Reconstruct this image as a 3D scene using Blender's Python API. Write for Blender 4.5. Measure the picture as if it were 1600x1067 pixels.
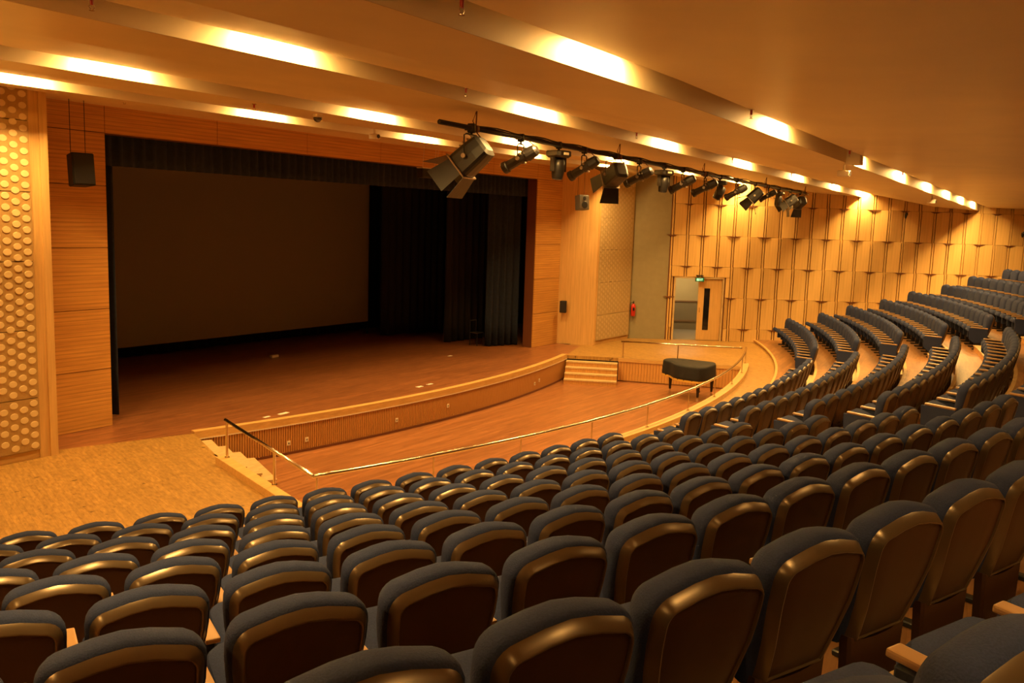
import bpy, bmesh, math, random
from mathutils import Vector, Matrix, Euler
random.seed(7)
ORD = ['', 'first', 'second', 'third', 'fourth', 'fifth', 'sixth', 'seventh', 'eighth', 'ninth', 'tenth', 'eleventh', 'twelfth', 'thirteenth', 'fourteenth', 'fifteenth', 'sixteenth', 'seventeenth', 'eighteenth', 'nineteenth', 'twentieth', 'twenty-first', 'twenty-second', 'twenty-third', 'twenty-fourth']
PI = math.pi
R_ = math.radians
for o in list(bpy.data.objects):
    bpy.data.objects.remove(o, do_unlink=True)
COL = bpy.context.scene.collection
SC = bpy.context.scene

# ------------------------------------------------------------------ camera
PITCH, ROLL, YAW, EYE = 7.7, 1.9, 33.4, 3.9
def make_camera():
    p, r, y = R_(PITCH), R_(ROLL), R_(YAW)
    F0 = Vector((math.cos(y), math.sin(y), 0)); R0 = Vector((math.sin(y), -math.cos(y), 0)); U0 = Vector((0, 0, 1))
    F = F0*math.cos(p) - U0*math.sin(p); U = U0*math.cos(p) + F0*math.sin(p)
    R = R0*math.cos(r) + U*math.sin(r); U2 = U*math.cos(r) - R0*math.sin(r)
    cd = bpy.data.cameras.new('camera'); c = bpy.data.objects.new('camera', cd); COL.objects.link(c)
    m = Matrix((R, U2, -F)).transposed().to_4x4(); m.translation = Vector((0, 0, EYE))
    c.matrix_world = m
    cd.sensor_width = 36; cd.lens = 1400/1600*36; cd.clip_start = 0.05; cd.clip_end = 200
    SC.camera = c
    return F, R, U2
CF, CR, CU = make_camera()
def inframe(P, mx=120):
    v = Vector(P) - Vector((0, 0, EYE)); d = v.dot(CF)
    if d < 0.6: return False
    x = 800 + 1400*v.dot(CR)/d; y = 533 - 1400*v.dot(CU)/d
    return -mx < x < 1600+mx and -mx < y < 1067+mx*2

# ------------------------------------------------------------------ world, exposure
W = bpy.data.worlds.new('world'); SC.world = W; W.use_nodes = True
W.node_tree.nodes['Background'].inputs[0].default_value = (0.9, 0.5, 0.2, 1)
W.node_tree.nodes['Background'].inputs[1].default_value = 0.02
SC.view_settings.view_transform = 'Standard'
SC.view_settings.look = 'None'
SC.view_settings.exposure = 0.0
SC.view_settings.gamma = 1.0
SC.view_settings.use_curve_mapping = False
WARM = (1.0, 0.57, 0.165)
COVE_W = 190.0        # watts of each cove lamp
REAR_W = 78.0
STAGE_W = 0.0

# ------------------------------------------------------------------ geometry constants
CX, CY = 16.3, 33.5                       # centre of the seating arcs
WT = Vector((0.5625, -0.8268)); WN = Vector((-0.8268, -0.5625)); W0 = Vector((28.62, 12.46))   # right wall line
def wall_pt(s, d=0.0, z=0.0):
    p = W0 + WT*s + WN*d
    return (p.x, p.y, z)
def wall_x(y):                             # right wall x at given y
    return W0.x + (W0.y - y)*(WT.x/-WT.y)
def polar(R, deg, z=0.0):
    a = R_(deg); return (CX + R*math.sin(a), CY - R*math.cos(a), z)
ZT = [.97, 1.225, 1.48, 1.745, 2.02, 2.30, 2.59, 2.87, 3.08]      # back tops
CH = 0.88                                                         # chair height
ZF = [z - CH for z in ZT]
RT = [28.34 + .995*i for i in range(8)] + [36.28]
PZ = -.68                                                         # pit floor
BANDS = {'a': 13.7, 'b': 10.6, 'c': 7.2, 'd': 3.85}

# ------------------------------------------------------------------ materials
def new_mat(name):
    m = bpy.data.materials.new(name); m.use_nodes = True
    return m, m.node_tree.nodes, m.node_tree.links, m.node_tree.nodes['Principled BSDF']
def plain(name, col, rough=.6, metal=0, spec=.5, noise=0.0, nscale=8, bump=0.0):
    m, N, L, B = new_mat(name)
    B.inputs['Base Color'].default_value = (*col, 1); B.inputs['Roughness'].default_value = rough
    B.inputs['Metallic'].default_value = metal; B.inputs['Specular IOR Level'].default_value = spec
    if noise or bump:
        tc = N.new('ShaderNodeTexCoord'); n = N.new('ShaderNodeTexNoise'); n.inputs['Scale'].default_value = nscale
        n.inputs['Detail'].default_value = 4; L.new(tc.outputs['Object'], n.inputs['Vector'])
        if noise:
            r = N.new('ShaderNodeValToRGB'); L.new(n.outputs['Fac'], r.inputs[0])
            r.color_ramp.elements[0].position = .3; r.color_ramp.elements[1].position = .7
            r.color_ramp.elements[0].color = (*[c*(1-noise) for c in col], 1)
            r.color_ramp.elements[1].color = (*[min(1, c*(1+noise)) for c in col], 1)
            L.new(r.outputs[0], B.inputs['Base Color'])
        if bump:
            b = N.new('ShaderNodeBump'); b.inputs['Strength'].default_value = bump; b.inputs['Distance'].default_value = .01
            L.new(n.outputs['Fac'], b.inputs['Height']); L.new(b.outputs[0], B.inputs['Normal'])
    return m
def mix_rgb(N, L, a, b, fac, mode='MIX'):
    x = N.new('ShaderNodeMix'); x.data_type = 'RGBA'; x.blend_type = mode
    for sock, v in ((x.inputs[0], fac), (x.inputs[6], a), (x.inputs[7], b)):
        if hasattr(v, 'is_output') and v.is_output: L.new(v, sock)
        elif isinstance(v, tuple): sock.default_value = (*v, 1)
        else: sock.default_value = v
    return x.outputs[2]
def wood(name, dark, light, stretch, rough=.45, plank=None, pc=.24, rot=0.0, knots=0.0, grooves=None, spec=.5, coat=0):
    """stretch = scale vector of the grain noise; plank = (length, width) laid along local x after rotation rot;
    grooves = (axis, pitch, depth)"""
    m, N, L, B = new_mat(name)
    tc = N.new('ShaderNodeTexCoord'); mp = N.new('ShaderNodeMapping'); mp.inputs['Rotation'].default_value[2] = rot
    L.new(tc.outputs['Object'], mp.inputs['Vector'])
    mp2 = N.new('ShaderNodeMapping'); mp2.inputs['Scale'].default_value = stretch; L.new(mp.outputs[0], mp2.inputs['Vector'])
    n = N.new('ShaderNodeTexNoise'); n.inputs['Scale'].default_value = 1; n.inputs['Detail'].default_value = 6; n.inputs['Roughness'].default_value = .65
    L.new(mp2.outputs[0], n.inputs['Vector'])
    r = N.new('ShaderNodeValToRGB'); r.color_ramp.elements[0].position = .32; r.color_ramp.elements[1].position = .68
    r.color_ramp.elements[0].color = (*dark, 1); r.color_ramp.elements[1].color = (*light, 1)
    L.new(n.outputs['Fac'], r.inputs[0]); col = r.outputs[0]
    height = None
    if plank:
        bt = N.new('ShaderNodeTexBrick'); L.new(mp.outputs[0], bt.inputs['Vector'])
        bt.inputs['Scale'].default_value = 1; bt.inputs['Brick Width'].default_value = plank[0]; bt.inputs['Row Height'].default_value = plank[1]
        bt.inputs['Mortar Size'].default_value = .0025; bt.inputs['Color1'].default_value = (1-pc, 1-pc, 1-pc, 1); bt.inputs['Color2'].default_value = (1+pc*.7, 1+pc*.7, 1+pc*.7, 1)
        bt.inputs['Mortar'].default_value = (.7, .65, .6, 1); bt.inputs['Bias'].default_value = 0
        col = mix_rgb(N, L, col, bt.outputs['Color'], .8, 'MULTIPLY')
    if knots:
        k = N.new('ShaderNodeTexNoise'); k.inputs['Scale'].default_value = 6.5; k.inputs['Detail'].default_value = 2; L.new(mp.outputs[0], k.inputs['Vector'])
        kr = N.new('ShaderNodeValToRGB'); kr.color_ramp.elements[0].position = .67; kr.color_ramp.elements[1].position = .74
        kr.color_ramp.elements[0].color = (0, 0, 0, 1); kr.color_ramp.elements[1].color = (knots, knots, knots, 1)
        L.new(k.outputs['Fac'], kr.inputs[0])
        col = mix_rgb(N, L, col, tuple(c*.45 for c in dark), kr.outputs[0])
    if grooves:
        ax, pitch, depth, tint = grooves
        sep = N.new('ShaderNodeSeparateXYZ'); L.new(tc.outputs['Object'], sep.inputs[0])
        src = sep.outputs[ax]
        if ax == 0 and rot:
            sep2 = N.new('ShaderNodeSeparateXYZ'); L.new(mp.outputs[0], sep2.inputs[0]); src = sep2.outputs[0]
        mu = N.new('ShaderNodeMath'); mu.operation = 'MULTIPLY'; mu.inputs[1].default_value = 2*PI/pitch; L.new(src, mu.inputs[0])
        si = N.new('ShaderNodeMath'); si.operation = 'SINE'; L.new(mu.outputs[0], si.inputs[0])
        gr = N.new('ShaderNodeValToRGB'); gr.color_ramp.elements[0].position = .0; gr.color_ramp.elements[1].position = .35
        ma = N.new('ShaderNodeMath'); ma.operation = 'MULTIPLY_ADD'; ma.inputs[1].default_value = .5; ma.inputs[2].default_value = .5
        L.new(si.outputs[0], ma.inputs[0]); L.new(ma.outputs[0], gr.inputs[0])
        gr.color_ramp.elements[0].color = (tint, tint, tint, 1); gr.color_ramp.elements[1].color = (1, 1, 1, 1)
        col = mix_rgb(N, L, col, gr.outputs[0], 1.0, 'MULTIPLY')
        bp = N.new('ShaderNodeBump'); bp.inputs['Strength'].default_value = .6; bp.inputs['Distance'].default_value = depth
        L.new(gr.outputs[0], bp.inputs['Height']); L.new(bp.outputs[0], B.inputs['Normal'])
    L.new(col, B.inputs['Base Color'])
    B.inputs['Roughness'].default_value = rough; B.inputs['Specular IOR Level'].default_value = spec
    return m
M = {}
M['ceiling'] = plain('ceiling_paint', (.74, .60, .36), .38, spec=.45, noise=.05, nscale=1.2)
M['riser'] = plain('riser_paint', (.86, .72, .46), .6)
M['white'] = plain('white_enamel', (.8, .75, .65), .5)
M['light_floor'] = wood('light_floor_boards', (.27, .145, .034), (.47, .28, .078), (7, 22, 1), .42, plank=(.5, .07), rot=R_(-71), knots=.85, pc=.14)
M['tier_floor'] = wood('tier_floor_boards', (.25, .11, .035), (.37, .18, .058), (3, 22, 1), .42, plank=(.9, .09), rot=R_(-8))
M['stage_floor'] = wood('stage_floor_boards', (.19, .068, .026), (.36, .145, .055), (2.2, 16, 1), .32, plank=(1.5, .07))
M['pit_floor'] = wood('pit_floor_boards', (.24, .095, .036), (.38, .165, .065), (1.6, 20, 1), .28, plank=(1.5, .07))
M['prosc'] = wood('proscenium_veneer', (.50, .24, .06), (.72, .39, .10), (.9, .9, 34), .42, grooves=(2, .07, .004, .80))
M['slat'] = wood('slatted_veneer', (.50, .25, .07), (.68, .37, .11), (30, 30, 1.2), .45)
M['slat_v'] = wood('pit_front_veneer', (.42, .20, .055), (.60, .31, .09), (28, 28, 1.5), .45)
M['maple'] = wood('maple_veneer', (.58, .36, .13), (.74, .48, .19), (26, 26, 1.1), .45)
M['panel'] = wood('side_wall_veneer', (.62, .40, .14), (.78, .52, .20), (24, 24, .8), .45)
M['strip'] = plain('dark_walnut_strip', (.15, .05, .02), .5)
M['nosing'] = wood('nosing_wood', (.50, .30, .10), (.70, .45, .17), (3, 30, 30), .4)
M['rim'] = wood('stage_rim_wood', (.55, .33, .11), (.72, .46, .17), (3, 22, 22), .38)
M['step'] = wood('step_tread_wood', (.48, .34, .16), (.64, .48, .25), (3, 22, 3), .45)
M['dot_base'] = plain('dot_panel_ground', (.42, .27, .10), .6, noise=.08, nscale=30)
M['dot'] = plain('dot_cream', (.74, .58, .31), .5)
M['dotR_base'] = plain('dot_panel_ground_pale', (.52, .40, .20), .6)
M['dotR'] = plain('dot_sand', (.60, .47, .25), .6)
M['grey'] = plain('grey_plaster', (.30, .27, .17), .8, noise=.05, nscale=5)
M['screen'] = plain('screen_cloth', (.24, .21, .16), .85)
M['black'] = plain('black_masking', (.012, .012, .012), .9)
M['velvet'] = plain('midnight_blue_velvet', (.010, .020, .046), .85, noise=.25, nscale=14)
M['fabric'] = plain('blue_seat_fabric', (.022, .032, .085), .9, spec=.2, noise=.15, nscale=160, bump=.25)
M['shell'] = plain('brown_seat_shell', (.120, .086, .050), .29, metal=.5, spec=.7)
M['rail_wood'] = plain('armrest_wood', (.34, .20, .09), .35)
M['steel_dark'] = plain('black_steel', (.018, .018, .02), .45, metal=.3)
M['steel'] = plain('brushed_steel', (.72, .66, .56), .18, metal=1)
M['fixture'] = plain('fixture_black', (.014, .012, .011), .42, metal=.0, noise=.3, nscale=9)
M['fixture_in'] = plain('fixture_silver', (.45, .40, .33), .3, metal=.9)
M['lens'] = plain('lens_glass', (.05, .05, .055), .06, spec=.9)
M['gel'] = plain('white_gel_frame', (.75, .66, .5), .5)
M['speaker'] = plain('speaker_black', (.012, .012, .014), .6)
M['speaker_grey'] = plain('speaker_grey', (.16, .15, .13), .5)
M['red'] = plain('extinguisher_red', (.62, .03, .02), .3)
M['sprk_red'] = plain('sprinkler_red', (.40, .03, .02), .4)
M['cloth'] = plain('piano_cover_cloth', (.007, .007, .008), .8, noise=.2, nscale=10)
M['gold'] = plain('gold_fringe', (.62, .36, .06), .5)
M['ebony'] = plain('ebony_lacquer', (.012, .01, .01), .15)
M['plastic'] = plain('cream_plastic', (.80, .72, .55), .45)
M['paper'] = plain('white_paper', (.80, .76, .66), .7)
M['corridor'] = plain('corridor_plaster', (.66, .52, .24), .8)
M['corridor_low'] = plain('corridor_wainscot', (.34, .27, .14), .7)
M['corridor_floor'] = plain('corridor_tile', (.40, .34, .24), .3)
M['fabric_side'] = plain('blue_arm_fabric', (.022, .028, .055), .9, spec=.2, noise=.15, nscale=160)
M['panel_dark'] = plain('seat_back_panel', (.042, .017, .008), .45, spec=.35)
M['glass_black'] = plain('black_vision_glass', (.010, .010, .012), .08)
M['concrete'] = plain('shell_plaster', (.12, .08, .05), .9)
def emis(name, col, st):
    m, N, L, B = new_mat(name); B.inputs['Base Color'].default_value = (*col, 1)
    B.inputs['Emission Color'].default_value = (*col, 1); B.inputs['Emission Strength'].default_value = st
    return m
M['tube'] = emis('lamp_tube', (1, .78, .48), 14)
M['exit_green'] = emis('exit_green', (.01, .16, .05), .5)
M['exit_txt'] = emis('exit_letters', (.5, 1, .6), 1.6)

# ------------------------------------------------------------------ helpers
def link(name, bm, mat, parent=None, smooth=False, loc=None, rotz=0):
    me = bpy.data.meshes.new(name); bmesh.ops.recalc_face_normals(bm, faces=bm.faces); bm.to_mesh(me); bm.free()
    if smooth:
        for p in me.polygons: p.use_smooth = True
    mats = mat if isinstance(mat, (list, tuple)) else [mat]
    for x in mats: me.materials.append(x)
    return link_me(name, me, parent, loc, rotz)
def link_me(name, me, parent=None, loc=None, rotz=0):
    o = bpy.data.objects.new(name, me); COL.objects.link(o)
    if parent: o.parent = parent
    if loc is not None: o.location = loc
    if rotz: o.rotation_euler[2] = rotz
    return o
def tag(o, label, cat, group=None):
    o['label'] = label; o['category'] = cat
    if group: o['group'] = group
    return o
def empty(name, label, cat, loc=(0, 0, 0), rotz=0, group=None):
    o = bpy.data.objects.new(name, None); COL.objects.link(o); o.location = loc; o.rotation_euler = (0, 0, rotz)
    o.empty_display_size = .1
    return tag(o, label, cat, group)
def struct(o): o['kind'] = 'structure'; return o
def NB(): return bmesh.new()
def box(bm, x0, x1, y0, y1, z0, z1, mi=0, mat=None):
    vs = [bm.verts.new((x, y, z)) for x in (x0, x1) for y in (y0, y1) for z in (z0, z1)]
    fs = [(0, 1, 3, 2), (4, 6, 7, 5), (0, 4, 5, 1), (2, 3, 7, 6), (0, 2, 6, 4), (1, 5, 7, 3)]
    for f in fs:
        F = bm.faces.new([vs[i] for i in f]); F.material_index = mi
    if mat is not None:
        for v in vs: v.co = mat @ v.co
    return vs
def bbox(bm, x0, x1, y0, y1, z0, z1, b=.01, seg=2, mi=0):
    t = bmesh.new(); box(t, x0, x1, y0, y1, z0, z1)
    bmesh.ops.bevel(t, geom=t.edges[:], offset=b, segments=seg, affect='EDGES', profile=.6)
    me = bpy.data.meshes.new('t'); t.to_mesh(me); t.free()
    n = len(bm.faces); bm.from_mesh(me); bpy.data.meshes.remove(me)
    bm.faces.ensure_lookup_table()
    for f in bm.faces[n:]: f.material_index = mi
def tube(bm, pts, r, seg=8, cap=True, mi=0):
    pts = [Vector(p) for p in pts]; rings = []
    rs = r if isinstance(r, (list, tuple)) else [r]*len(pts)
    for i, p in enumerate(pts):
        d = (pts[min(i+1, len(pts)-1)] - pts[max(i-1, 0)]).normalized()
        a = d.cross(Vector((0, 0, 1)));
        if a.length < 1e-3: a = Vector((1, 0, 0))
        a.normalize(); b = d.cross(a).normalized()
        rings.append([bm.verts.new(p + (a*math.cos(2*PI*k/seg) + b*math.sin(2*PI*k/seg))*rs[i]) for k in range(seg)])
    for A, Bq in zip(rings, rings[1:]):
        for k in range(seg):
            f = bm.faces.new((A[k], A[(k+1) % seg], Bq[(k+1) % seg], Bq[k])); f.material_index = mi
    if cap:
        for rr in (rings[0], rings[-1]):
            f = bm.faces.new(rr); f.material_index = mi
def loft(bm, rings, close=True, cap0=True, cap1=True, mi=0):
    R = [[bm.verts.new(p) for p in r] for r in rings]
    n = len(R[0])
    for A, Bq in zip(R, R[1:]):
        for k in range(n if close else n-1):
            f = bm.faces.new((A[k], A[(k+1) % n], Bq[(k+1) % n], Bq[k])); f.material_index = mi
    if cap0: bm.faces.new(R[0]).material_index = mi
    if cap1: bm.faces.new(R[-1]).material_index = mi
    return R
def prism(bm, poly, z0, z1, mi=0):
    loft(bm, [[(x, y, z0) for x, y in poly], [(x, y, z1) for x, y in poly]], mi=mi)
def sheet(bm, rows, mi=0):
    R = [[bm.verts.new(p) for p in r] for r in rows]
    for A, Bq in zip(R, R[1:]):
        for k in range(len(A)-1):
            bm.faces.new((A[k], A[k+1], Bq[k+1], Bq[k])).material_index = mi
def xf(bm, m, n0=0):
    bm.verts.ensure_lookup_table()
    for v in bm.verts[n0:]: v.co = m @ v.co

# ------------------------------------------------------------------ STRUCTURE: floors
FR = 26.8; FCY = 39.1                     # stage front arc
def fascia(x, off=0.0): return FCY - math.sqrt((FR+off)**2 - (x-CX)**2)
arcx = [9.8 + 13.0*i/28 for i in range(29)]
front_arc = [(x, fascia(x)) for x in arcx]
def mir(x): return 2*CX - x
# stage floor
poly = [(7.75, 13.77)] + front_arc + [(mir(7.75), 13.77), (mir(7.75), 14.9), (mir(4.0), 14.9), (mir(4.0), 21.6), (4.0, 21.6), (4.0, 14.9), (7.75, 14.9)]
bm = NB(); prism(bm, poly, -.12, 0.0)
stage = struct(link('floor', bm, M['stage_floor']))
# pit outline (counter clockwise, starting at the stage's left corner)
PL = [(9.8, fascia(9.8)), (9.15, 11.70), (7.99, 8.38)]
arc_in = [polar(26.46, -18.3 + 36.6*i/48)[:2] for i in range(49)]
pit = front_arc[::-1] + PL[1:2] + arc_in + [(mir(9.15), 11.70)]
# light floor with the pit hole in it
def radial_end(Rr, side, off=0.0):
    """angle (deg) at which radius Rr meets the side wall"""
    best = None; a = 10.0
    while a < 60:
        x = CX + Rr*math.sin(R_(a)); y = CY - Rr*math.cos(R_(a))
        if (x - W0.x)*WN.x + (y - W0.y)*WN.y < off: break
        a += .02
    return a*side
F0_ = 27.40
aL, aR = radial_end(F0_, -1), radial_end(F0_, 1)
outer = [(7.75, 13.77), (7.75, 14.2), (mir(wall_x(14.2)), 14.2)] + [polar(F0_, aL + (aR-aL)*i/60)[:2] for i in range(61)] + [(wall_x(14.2), 14.2), (mir(7.75), 14.2), (mir(7.75), 13.77)]
hole = [front_arc[0]] + PL[1:2] + arc_in + [(mir(9.15), 11.70), front_arc[-1]]
ring = outer + hole[::-1]
bm = NB(); vs = [bm.verts.new((x, y, 0)) for x, y in ring]
es = [bm.edges.new((vs[i], vs[(i+1) % len(vs)])) for i in range(len(vs))]
bmesh.ops.triangle_fill(bm, use_beauty=True, edges=es)
ex = bmesh.ops.extrude_face_region(bm, geom=bm.faces[:])
for v in [g for g in ex['geom'] if isinstance(g, bmesh.types.BMVert)]: v.co.z = -.1
lf = struct(link('floor', bm, M['light_floor']))
# pit floor
bm = NB(); prism(bm, [(9.0, 13.6), (9.0, 11.5), (7.8, 8.2)] + [polar(26.7, -18.8 + 37.6*i/30)[:2] for i in range(31)] + [(mir(7.8), 8.2), (mir(9.0), 11.5), (mir(9.0), 13.6)], PZ-.1, PZ)
struct(link('floor', bm, M['pit_floor']))
# curved stage front with its upright slats, a rim and a bead
sf = struct(link('wall_stage_front', (lambda b: (loft(b, [[(x, y+.05, PZ) for x, y in front_arc] + [(x, y+.14, PZ) for x, y in front_arc[::-1]],
     [(x, y+.05, -.005) for x, y in front_arc] + [(x, y+.14, -.005) for x, y in front_arc[::-1]]]), b)[1])(NB()), M['strip']))
def arc_block(bm, r0, r1, z0, z1, a0, a1, n, cy=CY, cx=CX):
    rings = []
    for i in range(n+1):
        a = R_(a0 + (a1-a0)*i/n); s, c = math.sin(a), math.cos(a)
        rings.append([(cx+r0*s, cy-r0*c, z0), (cx+r1*s, cy-r1*c, z0), (cx+r1*s, cy-r1*c, z1), (cx+r0*s, cy-r0*c, z1)])
    loft(bm, rings)
amax = math.degrees(math.asin(6.5/FR))
slat_me = None
bm = NB(); box(bm, -.0185, .0185, -.012, .045, PZ+.05, -.115); slat_me = bpy.data.meshes.new('slat')
bmesh.ops.recalc_face_normals(bm, faces=bm.faces); bm.to_mesh(slat_me); bm.free(); slat_me.materials.append(M['slat_v'])
ns = 262
for i in range(ns):
    a = R_(-amax + 2*amax*(i+.5)/ns)
    link_me('slat', slat_me, sf, (CX+(FR)*math.sin(a), FCY-(FR)*math.cos(a), 0), a)
bm = NB(); arc_block(bm, FR-.02, FR+.03, PZ, PZ+.05, -amax, amax, 30, FCY); link('skirting', bm, M['strip'], sf)
bm = NB(); arc_block(bm, FR-.02, FR+.035, -.115, -.095, -amax, amax, 30, FCY); link('bead', bm, M['gel'], sf)
bm = NB(); arc_block(bm, FR-.12, FR+.03, -.095, .035, -amax, amax, 30, FCY)
rim = struct(link('trim_1', bm, M['rim']))
# side and rear walls of the pit
def pit_wall(p, q, name):
    w = struct(link(name, (lambda b: (box(b, 0, 1, 0, 1, 0, 1), b)[1])(NB()), M['strip']))
    P, Q = Vector(p), Vector(q); L = (Q-P).length; d = (Q-P)/L; ang = math.atan2(d.y, d.x)
    w.location = (P.x, P.y, 0); w.rotation_euler[2] = ang
    for v in w.data.vertices:
        v.co = (v.co.x*L, .02+v.co.y*.1, PZ+v.co.z*(-PZ-.1))
    n = int(L/.085); sgn = 1
    for i in range(n):
        link_me('slat', slat_b, w, ((i+.5)*L/n, 0, 0))
    b2 = NB(); box(b2, 0, L, -.03, .03, -.1, -.0); link('capping', b2, M['rim'], w)
    return w
bm = NB(); box(bm, -.04, .04, -.0, .03, PZ+.02, -.1); slat_b = bpy.data.meshes.new('slat_wide')
bmesh.ops.recalc_face_normals(bm, faces=bm.faces); bm.to_mesh(slat_b); bm.free(); slat_b.materials.append(M['slat'])
pit_wall((mir(9.15), 11.70), (mir(7.99), 8.38), 'wall_pit_right')
pit_wall((7.99, 8.38), (9.15, 11.70), 'wall_pit_left')
bm = NB(); arc_block(bm, 26.48, 26.6, PZ, -.101, -18.3, 18.3, 48); struct(link('wall_pit_rear', bm, M['slat']))
# kerbs
bm = NB(); arc_block(bm, 26.46, 26.64, .0, .1, -18.4, 18.4, 60); struct(link('trim_2', bm, M['rim']))
def kerb(p, q, name):
    P, Q = Vector(p), Vector(q); d = (Q-P).normalized(); n = Vector((-d.y, d.x))*.17
    b = NB(); prism(b, [tuple(P), tuple(Q), tuple(Q+n), tuple(P+n)], .0, .11); return struct(link(name, b, M['rim']))
b = NB(); prism(b, [(8.97, 11.2), (8.02, 8.42), (7.86, 8.48), (8.80, 11.25)], 0.0, .11); struct(link('trim_3', b, M['rim']))

# ------------------------------------------------------------------ pit stairs
def pit_stairs(sign, label):
    # the top edge runs from the stage corner to the head of the rail; treads run down into the pit
    A = Vector((22.80, 13.05)); Bq = Vector((23.45, 11.72)); d = (Bq-A).normalized(); n = Vector((d.y, -d.x))
    if n.x > 0: n = -n
    th = empty('pit_staircase', label, 'stairs', (A.x if sign > 0 else mir(A.x), A.y, PZ), 0, 'stairs down to the orchestra floor')
    L = (Bq-A).length; run, rise = .25, -PZ/5
    for k in range(4):
        z1 = -rise*(k+1) - PZ
        P0 = -d*.02 + n*(run*k); P1 = d*L + n*(run*k); P2 = d*L + n*(run*(k+1)); P3 = -d*.02 + n*(run*(k+1))
        f = lambda v: (v.x*sign, v.y)
        # keep the stage side clear of the curved stage front
        def clip(v):
            x = A.x + v.x; y = A.y + v.y
            yy = fascia(min(max(x, 9.8), 22.8)) - .03
            return (v.x*sign, min(v.y, yy - A.y))
        b = NB(); prism(b, [clip(P0), clip(P1), clip(P2), clip(P3)], 0, z1-.035); link('riser_block', b, M['slat'], th)
        nn = n*.02
        b = NB(); prism(b, [clip(P0), clip(P1), clip(P2+nn), clip(P3+nn)], z1-.035, z1); link('tread', b, M['step'], th)
    return th
pit_stairs(1, 'light wooden steps from the orchestra floor up to the platform beside the covered piano')
pit_stairs(-1, 'light wooden steps beside the sloping handrail at the left end of the stage front')

# ------------------------------------------------------------------ seating tiers
AIS_L = (-9.15, -6.45); AIS_R = (9.9, 14.35)
F0 = 27.38
def tier_span(r): return radial_end(r, -1), radial_end(r, 1)
NT = 14
zf_all = ZF + [ZF[-1] + .29*k for k in range(1, NT-len(ZF)+1)]
for i in range(NT):
    r0, r1 = F0 + i*.995, F0 + (i+1)*.995
    if i == NT-1: r1 += 2.2
    z1 = zf_all[i]; z0 = (zf_all[i-1] if i else 0.0) - (.12 if i else .0)
    a0, a1 = tier_span(r0+.02); b0, b1 = tier_span(r1)
    n = 60; bm = NB(); rings = []
    for k in range(n+1):
        t = k/n; aa = R_(a0+(a1-a0)*t); bb = R_(b0+(b1-b0)*t)
        P = (CX+r0*math.sin(aa), CY-r0*math.cos(aa)); Q = (CX+r1*math.sin(bb), CY-r1*math.cos(bb))
        rings.append([(P[0], P[1], z0), (Q[0], Q[1], z0), (Q[0], Q[1], z1), (P[0], P[1], z1)])
    loft(bm, rings)
    tr = struct(link('floor', bm, M['tier_floor']))
    bm = NB(); arc_block(bm, r0-.02, r0+.045, z1-.035, z1+.006, a0+.1, a1-.1, 60); link('nosing', bm, M['nosing'], tr)
# half steps in the aisles
k = 0
for nm, (s0, s1), blk in (('right', AIS_R, 'wide right-hand aisle'), ('left', AIS_L, 'narrow left-hand aisle')):
    for i in range(9):
        r0 = F0 + i*.995; zb = ZF[i-1] if i else 0.0; zt = (zb + ZF[i])/2
        if i == 0 and ZF[0] < .15: continue
        t = empty('aisle_step', '', 'step', polar(r0-.25, (s0+s1)/2, zb), 0, 'aisle steps')
        pos = ['', 'lowest', 'second', 'third', 'fourth', 'fifth', 'sixth', 'seventh', 'topmost'][i]
        t['label'] = '%s pale wooden half step going up the %s' % (pos, blk)
        ox, oy, _ = polar(r0-.25, (s0+s1)/2)
        m0 = .45/r0*57.3*.25
        b = NB(); arc_block(b, r0-.40, r0-.03, zb, zt-.03, s0+m0, s1-m0, 6); xf(b, Matrix.Translation((-ox, -oy, -zb))); link('riser_block', b, M['slat'], t)
        b = NB(); arc_block(b, r0-.42, r0-.03, zt-.03, zt, s0+m0, s1-m0, 6); xf(b, Matrix.Translation((-ox, -oy, -zb))); link('tread', b, M['step'], t)

# ------------------------------------------------------------------ proscenium wall
PY = 14.65; OX0, OX1 = 9.24, 23.35; OZ = 5.16; PX0, PX1 = 7.95, 24.85; PTOP = 6.3
bm = NB()
box(bm, PX0-.4, OX0, PY+.03, PY+.35, 0, PTOP); box(bm, OX1, PX1+.4, PY+.03, PY+.35, 0, PTOP); box(bm, OX0, OX1, PY+.03, PY+.35, OZ, PTOP)
pro = struct(link('wall_front', bm, M['strip']))
g = .006
zs = [0, 1.05, 2.12, 3.19, 4.26, 5.16, 6.3]
for (xa, xb) in ((PX0, OX0), (OX1, PX1)):
    for za, zb in zip(zs, zs[1:]):
        b = NB(); box(b, xa+g, xb-g, PY, PY+.04, za+g, zb-g); link('veneer_panel', b, M['prosc'], pro)
nh = 6
for i in range(nh):
    xa = OX0 + (OX1-OX0)*i/nh; xb = OX0 + (OX1-OX0)*(i+1)/nh
    b = NB(); box(b, xa+g, xb-g, PY, PY+.04, OZ, PTOP); link('veneer_panel', b, M['prosc'], pro)
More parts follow.
